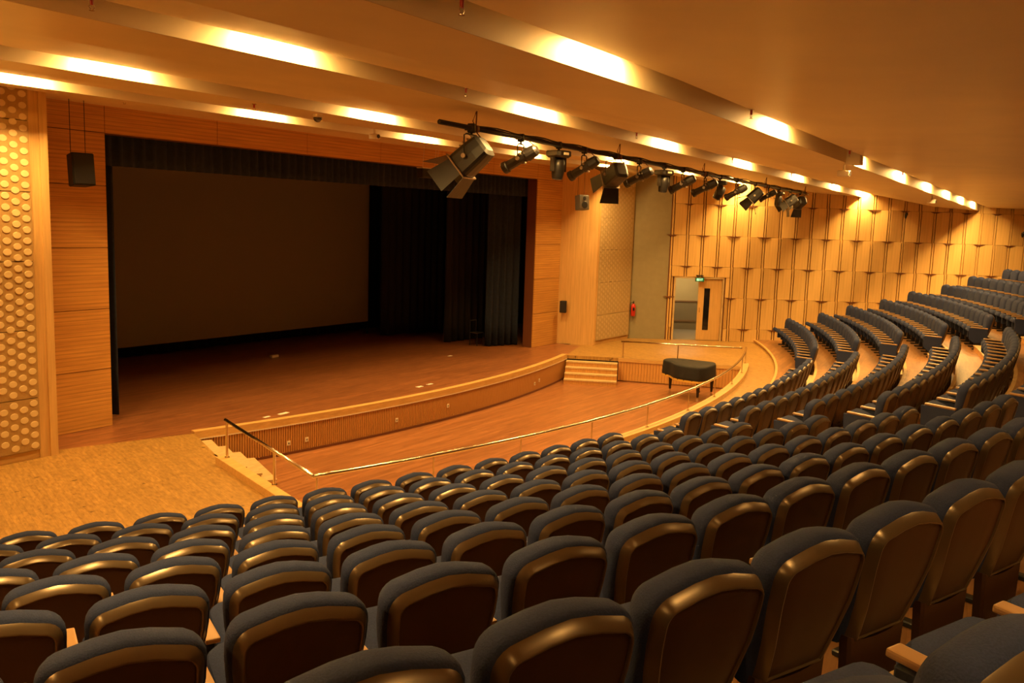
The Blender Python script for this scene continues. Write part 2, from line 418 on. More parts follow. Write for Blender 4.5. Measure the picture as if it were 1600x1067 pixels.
# returns and dotted walls on both sides
def side_wall(sg, name):
    X = lambda x: x if sg > 0 else mir(x) + .2
    bm = NB()
    prism(bm, [(X(24.85), 14.66), (X(25.22), 13.52), (X(25.22), 13.95), (X(25.05), 14.9)], 0, PTOP)
    w = struct(link(name, bm, M['maple']))
    b = NB(); box(b, min(X(25.22), X(27.75)), max(X(25.22), X(27.75)), 13.62, 13.95, 0, PTOP); link('backing', b, M['maple'], w)
    # edge lining of the dotted panels
    b = NB(); xa, xb = sorted((X(25.22), X(25.34))); box(b, xa, xb, 13.50, 13.62, 0, PTOP); link('edge_board', b, M['maple'], w)
    if sg < 0:
        b = NB(); xa, xb = sorted((X(25.34), X(25.50))); box(b, xa, xb, 13.53, 13.62, 0, PTOP); link('edge_board', b, M['maple'], w)
    b = NB(); xa, xb = sorted((X(25.34), X(27.75))); box(b, xa, xb, 13.54, 13.62, 0, .13); link('plinth', b, M['nosing'], w)
    x0 = 25.5 if sg < 0 else 25.36
    zz = [.14, .96, 2.01, 3.05, 4.08, 5.12, 6.2]
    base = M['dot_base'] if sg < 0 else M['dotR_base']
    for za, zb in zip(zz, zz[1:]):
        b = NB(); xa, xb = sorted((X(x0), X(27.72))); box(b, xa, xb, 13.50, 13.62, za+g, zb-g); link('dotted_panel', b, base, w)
    # dots
    b = NB(); n = 12
    c0 = [(.064*math.cos(2*PI*k/n), 0, .050*math.sin(2*PI*k/n)) for k in range(n)]
    loft(b, [c0, [(p[0]*.94, -.008, p[2]*.94) for p in c0]])
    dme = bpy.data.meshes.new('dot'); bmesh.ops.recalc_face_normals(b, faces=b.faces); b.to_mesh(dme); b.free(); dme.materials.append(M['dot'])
    rest = NB(); nd = 0
    for c in range(16):
        x = x0 + .085 + .150*c
        if x > 27.66: break
        for r in range(37):
            z = .22 + .165*r + (.0825 if c % 2 else 0)
            if z > 5.75: continue
            if any(abs(z-q) < .012 for q in zz): continue
            if sg < 0 and c < 8 and nd < 290:
                link_me('dot', dme, w, (X(x), 13.50, z)); nd += 1
            else:
                q = [(X(x)+p[0], 13.498, z+p[2]) for p in c0[::2]]
                loft(rest, [q, [(X(x)+p[0]*.9, 13.494, z+p[2]*.9) for p in c0[::2]]], cap0=False)
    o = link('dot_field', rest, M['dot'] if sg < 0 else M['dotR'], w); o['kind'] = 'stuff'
    return w
side_wall(1, 'wall_front_right'); side_wall(-1, 'wall_front_left')

# ------------------------------------------------------------------ side walls
SK0, PIT = -.03, .525
HT = 6.3
DS0, DS1, DZ = .19, 1.80, 2.13
WALLEN = 22.0
# right wall body with the door opening, built in wall space: s along, d inwards, z up
def WM(sg):
    X = Vector((WT.x*sg, WT.y, 0)); D = Vector((WN.x*sg, WN.y, 0)); Z = Vector((0, 0, 1))
    m = Matrix((X, D, Z)).transposed().to_4x4(); m.translation = Vector((W0.x if sg > 0 else mir(W0.x), W0.y, 0)); return m
def wall_obj(bm, mat, sg, name, parent=None):
    o = link(name, bm, mat, parent)
    if parent is None: o.matrix_world = WM(sg)
    return o
bm = NB()
for (a, b_, z0, z1) in ((-.09, DS0, 0, HT), (DS1, WALLEN, 0, HT), (DS0, DS1, DZ, HT)):
    box(bm, a, b_, -.35, 0, z0-.1 if z0 == 0 else z0, z1)
wr = struct(link('wall_right', bm, M['strip'])); wr.matrix_world = WM(1)
bm = NB(); box(bm, -1.6, -.09, -.3, .02, -.1, HT)
gw = struct(link('wall_right_rear', bm, M['grey'])); gw.matrix_world = WM(1)
bm = NB(); box(bm, -1.6, WALLEN, -.3, .03, -.1, HT)
wl = struct(link('wall_left', bm, M['panel'])); wl.matrix_world = WM(-1)
zrow = [0, .44, 1.5, 2.55, 3.6, 4.65, 5.7]
panel_cache = {}
def wall_panel(w, h, left_ridge):
    key = (round(w, 3), round(h, 3), left_ridge)
    if key in panel_cache: return panel_cache[key]
    b = NB(); hi, lo = .10, .05; g1 = .056
    d0, d1 = (hi, lo) if left_ridge else (lo, hi)
    q = [(g1, .0), (g1, d0), (w-g1, d1), (w-g1, .0)]
    loft(b, [[(x, y, .004) for x, y in q], [(x, y, h-.004) for x, y in q]])
    me = bpy.data.meshes.new('wall_panel'); bmesh.ops.recalc_face_normals(b, faces=b.faces); b.to_mesh(me); b.free(); me.materials.append(M['panel'])
    panel_cache[key] = me; return me
np_ = 0
for j, (za, zb) in enumerate(zip(zrow, zrow[1:])):
    for k in range(0, 27):
        s0 = SK0 + PIT*k
        # parity: rows with an odd index have their ridges on even strips
        ridge_even = (j % 2 == 0)
        left_ridge = (k % 2 == 0) == ridge_even
        a, b_, z0, z1 = s0, s0+PIT, za, zb
        # hidden by the seating tiers
        if s0 > 3 and zb < (s0-3.2)*.25 - .3: continue
        if a < DS1+.05 and b_ > DS0-.05 and z0 < DZ+.06:
            if z1 <= DZ+.06:
                if k == 0: b_ = DS0-.05
                elif k == 3: a = DS1+.05
                else: continue
            else:
                if k in (0, 3):
                    # lower piece beside the frame
                    aa, bb = (a, DS0-.05) if k == 0 else (DS1+.05, b_)
                    me = wall_panel(bb-aa, DZ+.06-z0, left_ridge); link_me('wall_panel', me, wr, (aa, 0, z0))
                z0 = DZ+.06
        me = wall_panel(b_-a, z1-z0, left_ridge); link_me('wall_panel', me, wr, (a, 0, z0)); np_ += 1
for k in range(0, 28):
    s0 = SK0 + PIT*k
    zlo = DZ+.06 if DS0-.05 < s0 < DS1+.05 else 0
    for j, (za, zb) in enumerate(zip(zrow, zrow[1:])):
        z0 = max(za, zlo)
        if zb <= zlo: continue
        if s0 > 3 and zb < (s0-3.2)*.25 - .3: continue
        ridge = (k % 2 == 0) == (j % 2 == 0)
        d = .097 if ridge else .05
        b = NB(); box(b, -.022, .022, .0, d, z0, zb); link('batten', b, M['panel'], wr, False, (s0, 0, 0))
        if ridge and za > 0 and za > zlo:  # shade under each ridge, put in as a dark wedge at the joint
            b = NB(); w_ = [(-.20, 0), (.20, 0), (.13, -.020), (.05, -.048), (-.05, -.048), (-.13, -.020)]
            loft(b, [[(x, y, za-.002+z) for x, z in w_] for y in (.04, .092)]); link('ridge_shade', b, M['strip'], wr, False, (s0, 0, 0))
# door frame and leaves
bm = NB()
box(bm, DS0-.06, DS0, -.12, .05, 0, DZ+.06); box(bm, DS1, DS1+.06, -.12, .05, 0, DZ+.06); box(bm, DS0, DS1, -.12, .05, DZ, DZ+.06)
fr = struct(link('trim_4', bm, M['step'])); fr.matrix_world = WM(1)
bm = NB(); box(bm, 1.0, DS1-.005, -.085, -.035, .01, DZ-.005)
dr = struct(link('door_1', bm, M['maple'])); dr.matrix_world = WM(1)
b = NB(); bbox(b, 1.20, 1.40, -.036, -.028, .36, 1.80, .003, 1); link('vision_panel', b, M['glass_black'], dr)
b = NB(); tube(b, [(1.06, -.03, .98), (1.06, .01, .98), (1.06, .01, 1.12), (1.06, -.03, 1.12)], .009, 6); link('door_handle', b, M['steel'], dr)
# the open leaf swung back into the corridor
bm = NB(); box(bm, 0, .78, -.05, 0, .01, DZ-.005)
d2 = struct(link('door_2', bm, M['maple'])); d2.matrix_world = WM(1) @ Matrix.Translation((DS0, -.1, 0)) @ Matrix.Rotation(R_(-97), 4, 'Z')
b = NB(); bbox(b, .28, .48, -.055, .004, .36, 1.80, .003, 1); link('vision_panel', b, M['glass_black'], d2)
# corridor behind
cor = [('floor', (-2.5, 5.0, -3.2, -.1, -.1, 0), 'corridor_floor'), ('wall_corridor_rear', (-2.5, 5.0, -3.3, -3.2, 0, 2.9), 'corridor'),
       ('wall_corridor_left', (-2.6, -2.5, -3.3, -.35, 0, 2.9), 'corridor'), ('wall_corridor_right', (5.0, 5.1, -3.3, -.35, 0, 2.9), 'corridor'),
       ('ceiling', (-2.6, 5.1, -3.3, -.35, 2.9, 3.0), 'white')]
for nm, a, mt in cor:
    b = NB(); box(b, *a); o = struct(link(nm, b, M[mt])); o.matrix_world = WM(1)
b = NB(); box(b, -2.5, 5.0, -3.2, -3.16, 0, 1.05); o = struct(link('trim_5', b, M['corridor_low'])); o.matrix_world = WM(1)
b = NB(); box(b, -2.5, 5.0, -3.2, -3.13, 1.05, 1.10); box(b, -2.5, 5.0, -3.2, -3.13, .30, .36); o = struct(link('trim_6', b, M['rail_wood'])); o.matrix_world = WM(1)
# rear wall and outer shell
b = NB(); box(b, -16, 50, -11.2, -11.0, -.1, HT+1.5); struct(link('wall_rear', b, M['concrete']))

# stage house
b = NB(); box(b, 3.8, 28.8, 21.6, 21.8, 0, 8); struct(link('wall_stage_rear', b, M['black']))
b = NB(); box(b, 3.8, 4.0, 14.9, 21.8, 0, 8); struct(link('wall_stage_left', b, M['black']))
b = NB(); box(b, 28.6, 28.8, 14.9, 21.8, 0, 8); struct(link('wall_stage_right', b, M['black']))
b = NB(); box(b, 3.8, 28.8, 14.9, 21.8, 8, 8.1); struct(link('ceiling', b, M['black']))
b = NB(); box(b, 3.8, PX0-.4, 14.85, 14.95, 0, 8); box(b, PX1+.4, 28.8, 14.85, 14.95, 0, 8); box(b, PX0-.4, PX1+.4, 14.95, 15.0, PTOP-.1, 8); struct(link('wall_stage_front_inner', b, M['black']))

# ------------------------------------------------------------------ ceiling
def zlow(band, x):
    if band == 'a': return 5.54
    if band == 'b': return 5.50 - .006*max(0, x-8)
    if band == 'c': return 5.43 - .0150*max(0, x-8) if x < 40 else 4.95
    if band == 'd': return 5.17 - .0165*max(0, x-8)
    if band == 'e': return 5.20 - .012*max(0, x-8)
    if band == 'f': return 5.60
YB = {'a': 12.9, 'b': 10.6, 'c': 7.2, 'd': 3.85, 'e': -.9, 'f': -5.6}
GAP = .24; LIP = {'a': .10, 'b': .12, 'c': .12, 'd': .12, 'e': .14, 'f': .14}
b = NB(); box(b, -18, 52, -11.2, 15.0, 7.6, 7.7)
ceil = struct(link('ceiling', b, M['concrete']))
xs = [-18 + 70*i/56 for i in range(57)]
order = ['a', 'b', 'c', 'd', 'e', 'f']
def crease_prof(far, near):
    """from the lip of the far band's slot back to the riser foot of the near band; returns (y, fn z(x)) list"""
    yl = YB[far]-GAP; yn = YB[near]
    zl = lambda x: zlow(far, x) + LIP[far]; zn = lambda x: zlow(near, x)
    return [(yl, zl), (yn + (yl-yn)*.42, lambda x: zn(x) + (zl(x)-zn(x))*.18), (yn, zn)]
def ceil_panel(prof, name='ceiling_panel'):
    b = NB()
    sheet(b, [[(x, y, f(x)) for x in xs] for y, f in prof])
    sheet(b, [[(x, y, f(x)+.04) for x in xs] for y, f in prof])
    # closing lips
    for y, f in (prof[0], prof[-1]):
        sheet(b, [[(x, y, f(x)) for x in xs], [(x, y, f(x)+.04) for x in xs]])
    return link(name, b, M['ceiling'], ceil)
ceil_panel([(14.66, lambda x: 5.62), (12.9, lambda x: 5.54)])
for far, near in zip(order, order[1:]): ceil_panel(crease_prof(far, near))
ceil_panel([(YB['f']-GAP, lambda x: 5.75), (-11.0, lambda x: 6.2)])
for bn in order:
    y = YB[bn]-.006; b = NB()
    for dy in (0, .03):
        sheet(b, [[(x, y+dy, zlow(bn, x)+.001) for x in xs], [(x, y+dy, zlow(bn, x)+.62) for x in xs]])
    # slot top and rear side
    sheet(b, [[(x, y+.03, zlow(bn, x)+.62) for x in xs], [(x, y-GAP-.10, zlow(bn, x)+.62) for x in xs], [(x, y-GAP-.10, zlow(bn, x)+LIP[bn]+.03) for x in xs]])
    link('light_slot', b, M['riser'], ceil)
LAMPX = {'a': [6.8, 11.2, 15.7, 20.1, 24.6, 29.0], 'b': [2.2, 6.8, 11.6, 16.1, 20.7, 25.1, 29.3],
         'c': [1.8, 6.4, 11.4, 16.0, 20.3, 24.6, 28.6, 32.0], 'd': [-2.0, 2.3, 7.0, 12.0, 16.7, 20.5, 23.9, 27.0, 29.8, 32.6],
         'e': [-1.5, 2.5, 7, 12, 17, 22, 27, 32], 'f': [4, 14, 24]}
lamp_me = None
def cove_lamp(bn, x, n):
    global lamp_me
    y = YB[bn]-.14; z = zlow(bn, x) + .225
    rowname = {'a': 'ceiling slot nearest the stage', 'b': 'second ceiling slot from the stage', 'c': 'third ceiling slot from the stage', 'd': 'fourth ceiling slot from the stage', 'e': 'slot above the rear seats', 'f': 'rearmost slot'}[bn]
    t = empty('cove_lamp', 'warm strip lamp in the %s, %s lamp from the left' % (rowname, ORD[n+1]), 'lamp', (x, y, z), 0, 'cove lamps in the %s' % rowname)
    if lamp_me is None:
        b = NB(); bbox(b, -.5, .5, -.03, .03, 0, .03, .004, 1); h = link('tmp', b, M['white']); me1 = h.data; bpy.data.objects.remove(h)
        b = NB(); tube(b, [(-.46, 0, -.014), (.46, 0, -.014)], .011, 8); h = link('tmp', b, M['tube'], None, True); me2 = h.data; bpy.data.objects.remove(h)
        lamp_me = (me1, me2)
    link_me('housing', lamp_me[0], t); link_me('lamp_tube', lamp_me[1], t)
    ld = bpy.data.lights.get('cove_light_'+('rear' if bn in 'ef' else 'front'))
    if ld is None:
        ld = bpy.data.lights.new('cove_light_'+('rear' if bn in 'ef' else 'front'), 'AREA'); ld.shape = 'RECTANGLE'; ld.size = .75; ld.size_y = .13
        ld.energy = REAR_W if bn in 'ef' else COVE_W; ld.color = WARM
    lo = bpy.data.objects.new('lamp_light', ld); COL.objects.link(lo); lo.parent = t; lo.location = (0, .0, -.03)
    lo.rotation_euler = (R_(12), 0, 0)
for bn in order:
    for i, x in enumerate(LAMPX[bn]): cove_lamp(bn, x, i)
# corridor light
ld = bpy.data.lights.new('corridor_light', 'AREA'); ld.energy = 34; ld.size = .5; ld.color = (1, .72, .38)
t = empty('corridor_downlight', 'square downlight on the corridor ceiling beyond the open door', 'lamp', tuple(WM(1) @ Vector((1.0, -1.8, 2.86))))
b = NB(); bbox(b, -.3, .3, -.3, .3, 0, .03, .005, 1); link('housing', b, M['white'], t)
b = NB(); box(b, -.25, .25, -.25, .25, -.006, 0); link('diffuser', b, M['tube'], t)
lo = bpy.data.objects.new('lamp_light', ld); COL.objects.link(lo); lo.parent = t; lo.location = (0, 0, -.02)

# ------------------------------------------------------------------ chairs
def back_outline(inset, z0, z1, n=5):
    """closed outline in x,z of the seat back, inset inwards"""
    pts = []
    side = [(.30, .196), (.40, .204), (.50, .222), (.60, .243), (.68, .252), (.73, .253)]
    rad = .095; zt = CH
    s = [(z, w) for z, w in side if z0 <= z]
    if s[0][0] > z0: s = [(z0, .19)] + s
    right = [(w - inset, z + (inset if z == s[0][0] else 0)) for z, w in s]
    cx, cz = .253 - rad, zt - .030 - rad
    rr = rad - inset
    for k in range(n+1):
        a = PI/2*k/n*0.92
        right.append((cx + rr*math.cos(a), cz + rr*math.sin(a)))
    right.append((.085, zt - inset - .010)); 
    full = right + [(0, zt - inset)] + [(-x, z) for x, z in right[::-1]]
    return full
def ring(inset, y, z0=.30, bulge=0.0):
    return [(x, y + bulge, z) for x, z in back_outline(inset, z0, CH)]
def xs_(r, f): return [(x*f, y, z) for x, y, z in r]
def build_chair_meshes():
    out = {}
    lean = Matrix.Translation((0, 0, .30)) @ Matrix.Rotation(R_(11), 4, 'X') @ Matrix.Translation((0, 0, -.30))
    def fin(name, bm, mat, m=None, smooth=True):
        if m is not None: xf(bm, m)
        bmesh.ops.remove_doubles(bm, verts=bm.verts[:], dist=.0004)
        for e in bm.edges:
            if len(e.link_faces) == 2 and e.calc_face_angle(0) > R_(32): e.smooth = False
        me = bpy.data.meshes.new(name); bmesh.ops.recalc_face_normals(bm, faces=bm.faces); bm.to_mesh(me); bm.free()
        for p in me.polygons: p.use_smooth = smooth
        me.materials.append(mat); 
        return me
    # the S of the back: the lower part comes forward
    def scurve(bm):
        for v in bm.verts:
            z = v.co.z
            if z < .62: v.co.y += .05*((.62 - z)/.32)**1.6*.6
    def pil(b):
        for v in b.verts:
            if v.co.y > .02 and v.co.z < .66: v.co.y -= (v.co.y-.02)*min(1, (.66-v.co.z)/.12)*.45
    b = NB(); loft(b, [xs_(ring(.064, .084), 0), xs_(ring(.064, .084), .5), ring(.062, .082), ring(.036, .074), ring(.018, .058), ring(.006, .034), ring(.001, .010), ring(0, -.014), ring(.004, -.032), ring(.014, -.043)], cap0=False, cap1=False)
    pil(b); scurve(b); out['backrest'] = fin('backrest', b, M['fabric'], lean)
    b = NB(); loft(b, [ring(.016, -.034), ring(.013, -.040), ring(.016, -.047), ring(.038, -.080), ring(.042, -.083), ring(.047, -.082), ring(.050, -.072)], cap0=False, cap1=False)
    scurve(b); out['back_shell'] = fin('back_shell', b, M['shell'], lean)
    b = NB(); loft(b, [ring(.0485, -.073), xs_(ring(.0495, -.075), .97), xs_(ring(.052, -.076), .5), xs_(ring(.052, -.076), 0)], cap0=False, cap1=False)
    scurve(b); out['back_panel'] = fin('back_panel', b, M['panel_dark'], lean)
    # lower cover with its curved seam
    b = NB(); rings = []
    for y, i in ((-.02, .0), (-.055, .0), (-.066, .012)):
        top = [(x, y, .345 - .035*(1-(x/.19)**2)) for x in [-.192+i+(.384-2*i)*k/8 for k in range(9)]]
        bot = [(x, y, .05 + i) for x in [.172-i-(.344-2*i)*k/8 for k in range(9)]]
        rings.append(top + bot)
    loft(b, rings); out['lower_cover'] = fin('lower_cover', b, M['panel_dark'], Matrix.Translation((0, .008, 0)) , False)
    # tipped-up seat cushion
    b = NB(); rings = []
    prof = [(-.055, .80), (-.05, .93), (-.03, .99), (0, 1), (.03, .985), (.05, .94), (.062, .80)]
    for z, s in prof:
        r = []
        w, l = .232*s, .19*s; rad = .09*s
        for qx, qy, a0 in ((1, 1, 0), (-1, 1, 90), (-1, -1, 180), (1, -1, 270)):
            for k in range(5):
                a = R_(a0 + 90*k/4); r.append((qx*(w-rad) + rad*math.cos(a), qy*(l-rad)+rad*math.sin(a), z))
        rings.append(r)
    loft(b, rings); m = Matrix.Translation((0, .04, .36)) @ Matrix.Rotation(R_(20), 4, 'X') @ Matrix.Translation((0, .19, 0))
    out['seat_cushion'] = fin('seat_cushion', b, M['fabric'], m)
    # armrest top, panel and leg (centre at x = 0)
    b = NB(); bbox(b, -.034, .034, -.03, .35, .0, .026, .008, 2); xf(b, Matrix.Translation((0, 0, .515)) @ Matrix.Rotation(R_(3), 4, 'X')); out['armrest'] = fin('armrest', b, M['rail_wood'], None, False)
    b = NB(); bbox(b, -.02, .02, .06, .16, .03, .25, .004, 1); bbox(b, -.03, .03, -.02, .28, .0, .03, .006, 1)
    out['arm_support'] = fin('arm_support', b, M['steel_dark'], None, False)
    b = NB(); bbox(b, -.022, .022, .0, .33, .24, .518, .01, 1); out['arm_panel'] = fin('arm_panel', b, M['fabric_side'], None, False)
    b = NB(); loft(b, [[(x, -.02, .20), (x, .25, .16), (x, .37, .26), (x, .385, .528), (x, -.03, .512)] for x in (-.024, .024)]); out['end_panel'] = fin('end_panel', b, M['fabric'], None, False)
    return out
CM = build_chair_meshes()
ROWN = ['front row', 'second row', 'third row', 'fourth row', 'fifth row', 'sixth row', 'seventh row', 'eighth row', 'ninth row']
seats = []
PITCHS = .572
# angular position (deg) of one measured chair per row of the left block, the rest follow at the seat pitch
LEFTPH = [-18.51, -20.47, -21.16, -21.82, -22.44, -22.04, -22.53, -21.93, -22.95]
for i in range(9):
    r = RT[i]; st = math.degrees(PITCHS/r)
    # left block: from the aisle out to the wall
    endL = radial_end(r-.3, -1) + .7
    a = LEFTPH[i]
    while a + st < -9.3: a += st
    lst = []
    while a > endL: lst.append(a); a -= st
    for n, a in enumerate(lst): seats.append((i, 'left', n+1, a, len(lst)))
    n = int(round(R_(15.3)*r/PITCHS)); lst = [-5.95 + 15.3*k/n for k in range(n+1)]
    for q, a in enumerate(lst): seats.append((i, 'middle', q+1, a, len(lst)))
    endR = radial_end(r-.3, 1) - 1.9
    a = 15.05; lst = []
    while a < endR: lst.append(a); a += st
    for q, a in enumerate(lst): seats.append((i, 'right', q+1, a, len(lst)))
vis = []
for s in seats:
    i, blk, n, a, tot = s
    P = polar(RT[i]-.1, a, ZF[i]+.5)
    if not inframe(P, 260): continue
    vis.append((Vector(P).length, s))
vis.sort(key=lambda q: q[0])
ROWA = {5: .03, 6: .07, 7: .09}
def origin(i, a): return polar(RT[i]-.10 - ROWA.get(i, 0)*max(-1, min(1, (a+22.5)/3)), a, ZF[i])
def add_chair(i, blk, n, a, tot):
    label = 'blue theatre seat, %s, %s block, %s seat from the %s' % (
        ROWN[i], blk, ORD[n], {'left': 'aisle', 'middle': 'left aisle', 'right': 'wide aisle'}[blk])
    t = empty('theatre_seat', label, 'seat', origin(i, a), R_(a), 'blue theatre seats')
    for nm in ('backrest', 'back_shell', 'back_panel', 'lower_cover', 'seat_cushion'): link_me(nm, CM[nm], t)
    hp = PITCHS/2
    # each seat carries the armrest on its left hand side as seen from behind; the last one carries both
    lo = -hp; arms = [lo]
    left_end = (blk == 'left' and n == tot) or (blk != 'left' and n == 1)
    right_end = (blk == 'left' and n == 1) or (blk != 'left' and n == tot)
    if right_end: arms.append(hp)
    for x in arms:
        link_me('armrest', CM['armrest'], t, (x, 0, 0)); link_me('arm_support', CM['arm_support'], t, (x, 0, 0)); link_me('arm_panel', CM['arm_panel'], t, (x, 0, 0))
        if (x < 0 and left_end) or (x > 0 and right_end): link_me('end_panel', CM['end_panel'], t, (x + (-.03 if x < 0 else .03), 0, 0))
for d, s in vis[:300]: add_chair(*s)
rest = vis[300:]
if rest:
    b = NB()
    for d, (i, blk, n, a, tot) in rest:
        m = Matrix.Translation(origin(i, a)) @ Matrix.Rotation(R_(a), 4, 'Z')
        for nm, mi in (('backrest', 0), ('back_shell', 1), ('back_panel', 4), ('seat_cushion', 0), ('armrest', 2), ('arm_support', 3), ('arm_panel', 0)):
            n0 = len(b.verts); f0 = len(b.faces); b.from_mesh(CM[nm]); b.verts.ensure_lookup_table(); b.faces.ensure_lookup_table()
            mm = m @ Matrix.Translation((-PITCHS/2, 0, 0)) if nm.startswith('arm') else m
            for v in b.verts[n0:]: v.co = mm @ v.co
            for f in b.faces[f0:]: f.material_index = mi
    me = bpy.data.meshes.new('far_seats'); b.to_mesh(me); b.free()
    for mm in (M['fabric'], M['shell'], M['rail_wood'], M['steel_dark'], M['panel_dark']): me.materials.append(mm)
    o = link_me('theatre_seats', me); o['kind'] = 'stuff'; tag(o, 'the farthest blue theatre seats of the right block, along the panelled side wall', 'seats')
print('SEATS', len(seats), 'visible', len(vis), 'rest', len(rest))

# ------------------------------------------------------------------ rails
def rail_tube(pts, r=.028):
    b = NB(); tube(b, pts, r, 10); return b
RZ = .535
pr = empty('handrail', 'long curved steel handrail with thin posts on the kerb around the orchestra floor', 'railing', polar(26.54, 0, 0))
o0 = Vector(polar(26.54, 0, 0)); sh = Matrix.Translation(-o0)
arc = [polar(26.54, -18.2 + 36.6*i/60, RZ) for i in range(61)]
b = rail_tube(arc + []); xf(b, sh); link('top_rail', b, M['steel'], pr, True)
for a in (-18.1, -14.1, -10.3, -6.3, -2.1, 2.2, 6.2, 10.3, 14.4, 18.3):
    b = NB(); P = polar(26.54, a, 0); tube(b, [(P[0], P[1], .1), (P[0], P[1], RZ)], .012, 8); tube(b, [(P[0], P[1], .1), (P[0], P[1], .115)], .035, 10); xf(b, sh); link('post', b, M['steel'], pr)
def straight_rail(label, P, Q, posts, zb, z0, z1):
    t = empty('handrail', label, 'railing', (P[0], P[1], zb)); s = Matrix.Translation((-P[0], -P[1], -zb))
    b = rail_tube([(*P, z0), (*Q, z1)], .026); xf(b, s); link('top_rail', b, M['steel'], t, True)
    for f in posts:
        x = P[0]+(Q[0]-P[0])*f; y = P[1]+(Q[1]-P[1])*f; z = z0+(z1-z0)*f
        b = NB(); tube(b, [(x, y, zb), (x, y, z)], .02, 8); tube(b, [(x, y, zb), (x, y, zb+.015)], .04, 10); xf(b, s); link('post', b, M['steel'], t)
straight_rail('straight steel handrail on the left kerb above the pit steps', (8.89, 11.12), (8.01, 8.29), (0.02, .60), .11, .70, RZ)
straight_rail('straight steel handrail on the right platform edge behind the covered piano', (23.62, 11.72), (24.66, 8.42), (0.02, .48), .0, .47, RZ-.02)

# ------------------------------------------------------------------ stage interior
b = NB(); box(b, 10.4, 22.05, 20.3, 20.36, .42, 5.9)
t = empty('projection_screen', 'large dim grey projection screen filling the back of the stage', 'screen', (16.2, 20.33, 0))
xf(b, Matrix.Translation((-16.2, -20.33, 0))); link('screen_surface', b, M['screen'], t)
b = NB(); 
for x in (-5.85, 5.85): tube(b, [(x, .0, 0), (x, .0, 5.9)], .03, 8)
tube(b, [(-5.85, .0, 5.93), (5.85, .0, 5.93)], .04, 8); link('frame', b, M['black'], t)
def curtain(name, label, p, q, z0, z1, amp, pitch, mat='velvet', group=None):
    P, Q = Vector(p), Vector(q); L = (Q-P).length; d = (Q-P)/L; n = Vector((-d.y, d.x)); ns = int(L/pitch*8)
    rnd = [random.uniform(.6, 1.3) for _ in range(ns+9)]
    rows = []
    for z in [z0 + (z1-z0)*k/8 for k in range(9)]:
        r = []
        f = 1.15 - .35*(z-z0)/(z1-z0)
        for i in range(ns+1):
            s = L*i/ns; ph = 2*PI*s/pitch + .5*math.sin(s*3.1)
            o = math.sin(ph)*amp*f*rnd[i//8]
            c = d*s + n*o; r.append((c.x, c.y, z))
        rows.append(r)
    b = NB(); sheet(b, rows)
    o = link(name, b, M[mat], None, True, (P.x, P.y, 0))
    so = o.modifiers.new('thick', 'SOLIDIFY'); so.thickness = .012
    return tag(o, label, 'curtain', group)
curtain('stage_valance', 'midnight blue pleated valance hanging across the top of the stage opening', (9.2, 15.08), (23.5, 15.08), 4.63, 6.1, .045, .22)
curtain('side_curtain', 'narrow dark blue side curtain at the left edge of the stage opening', (9.0, 15.28), (9.76, 15.32), .03, 5.9, .06, .2)
curtain('side_curtain', 'dark blue gathered curtain at the right edge of the stage opening', (22.45, 15.80), (23.6, 15.34), .03, 5.9, .08, .24)
curtain('wing_curtain', 'black wing curtain behind the gathered blue curtain on the right of the stage', (22.2, 17.2), (24.4, 17.0), .03, 6.0, .07, .3, 'black')
curtain('wing_curtain', 'black wing curtain standing just right of the projection screen', (21.9, 19.6), (24.6, 19.1), .03, 6.0, .07, .3, 'black')
curtain('backdrop_curtain', 'black full-width backdrop curtain behind the projection screen', (4.3, 21.2), (28.3, 21.2), .03, 6.5, .06, .4, 'black')
# small metal frame behind the right curtain
t = empty('metal_stand', 'small bare metal stand on the stage floor beside the gathered right curtain', 'stand', (22.55, 16.2, 0))
b = NB()
for x in (-.16, .16):
    for y in (-.14, .14): tube(b, [(x, y, 0), (x, y, .78 if y > 0 else .42)], .012, 6)
link('leg', b, M['steel_dark'], t)
b = NB()
for z in (.40,): 
    tube(b, [(-.16, -.14, z), (.16, -.14, z), (.16, .14, z), (-.16, .14, z), (-.16, -.14, z)], .012, 6)
tube(b, [(-.16, .14, .77), (.16, .14, .77)], .012, 6); link('cross_bar', b, M['fixture_in'], t)
b = NB(); bbox(b, -.15, .15, -.13, .13, .405, .42, .004, 1); link('shelf', b, M['steel_dark'], t)
# things on the stage floor
for (x, y, w, l, rz, lab) in ((11.92, 13.17, .26, .10, .1, 'white paper strip taped near the stage rim at left, right-hand of the pair'), (11.50, 13.17, .16, .07, .1, 'small white paper strip taped near the stage rim at left, left-hand of the pair'),
                         (15.93, 13.03, .20, .09, 0, 'white paper strip taped near the middle of the stage rim, left-hand of the pair'), (16.34, 13.06, .18, .08, 0, 'white paper strip taped near the middle of the stage rim, right-hand of the pair'),
                         (20.17, 15.4, .18, .1, .2, 'white paper scrap on the stage floor near its right end')):
    b = NB(); bbox(b, -w/2, w/2, -l/2, l/2, 0, .004, .001, 1); tag(link('paper_strip', b, M['paper'], None, False, (x, y, 0.001), rz), lab, 'paper', 'white papers taped to the stage')
b = NB(); bbox(b, -.13, .13, -.05, .05, 0, .07, .008, 2); tag(link('small_box', b, M['plastic'], None, False, (16.51, 18.6, 0), .1), 'small pale box lying alone on the dark stage floor', 'box')
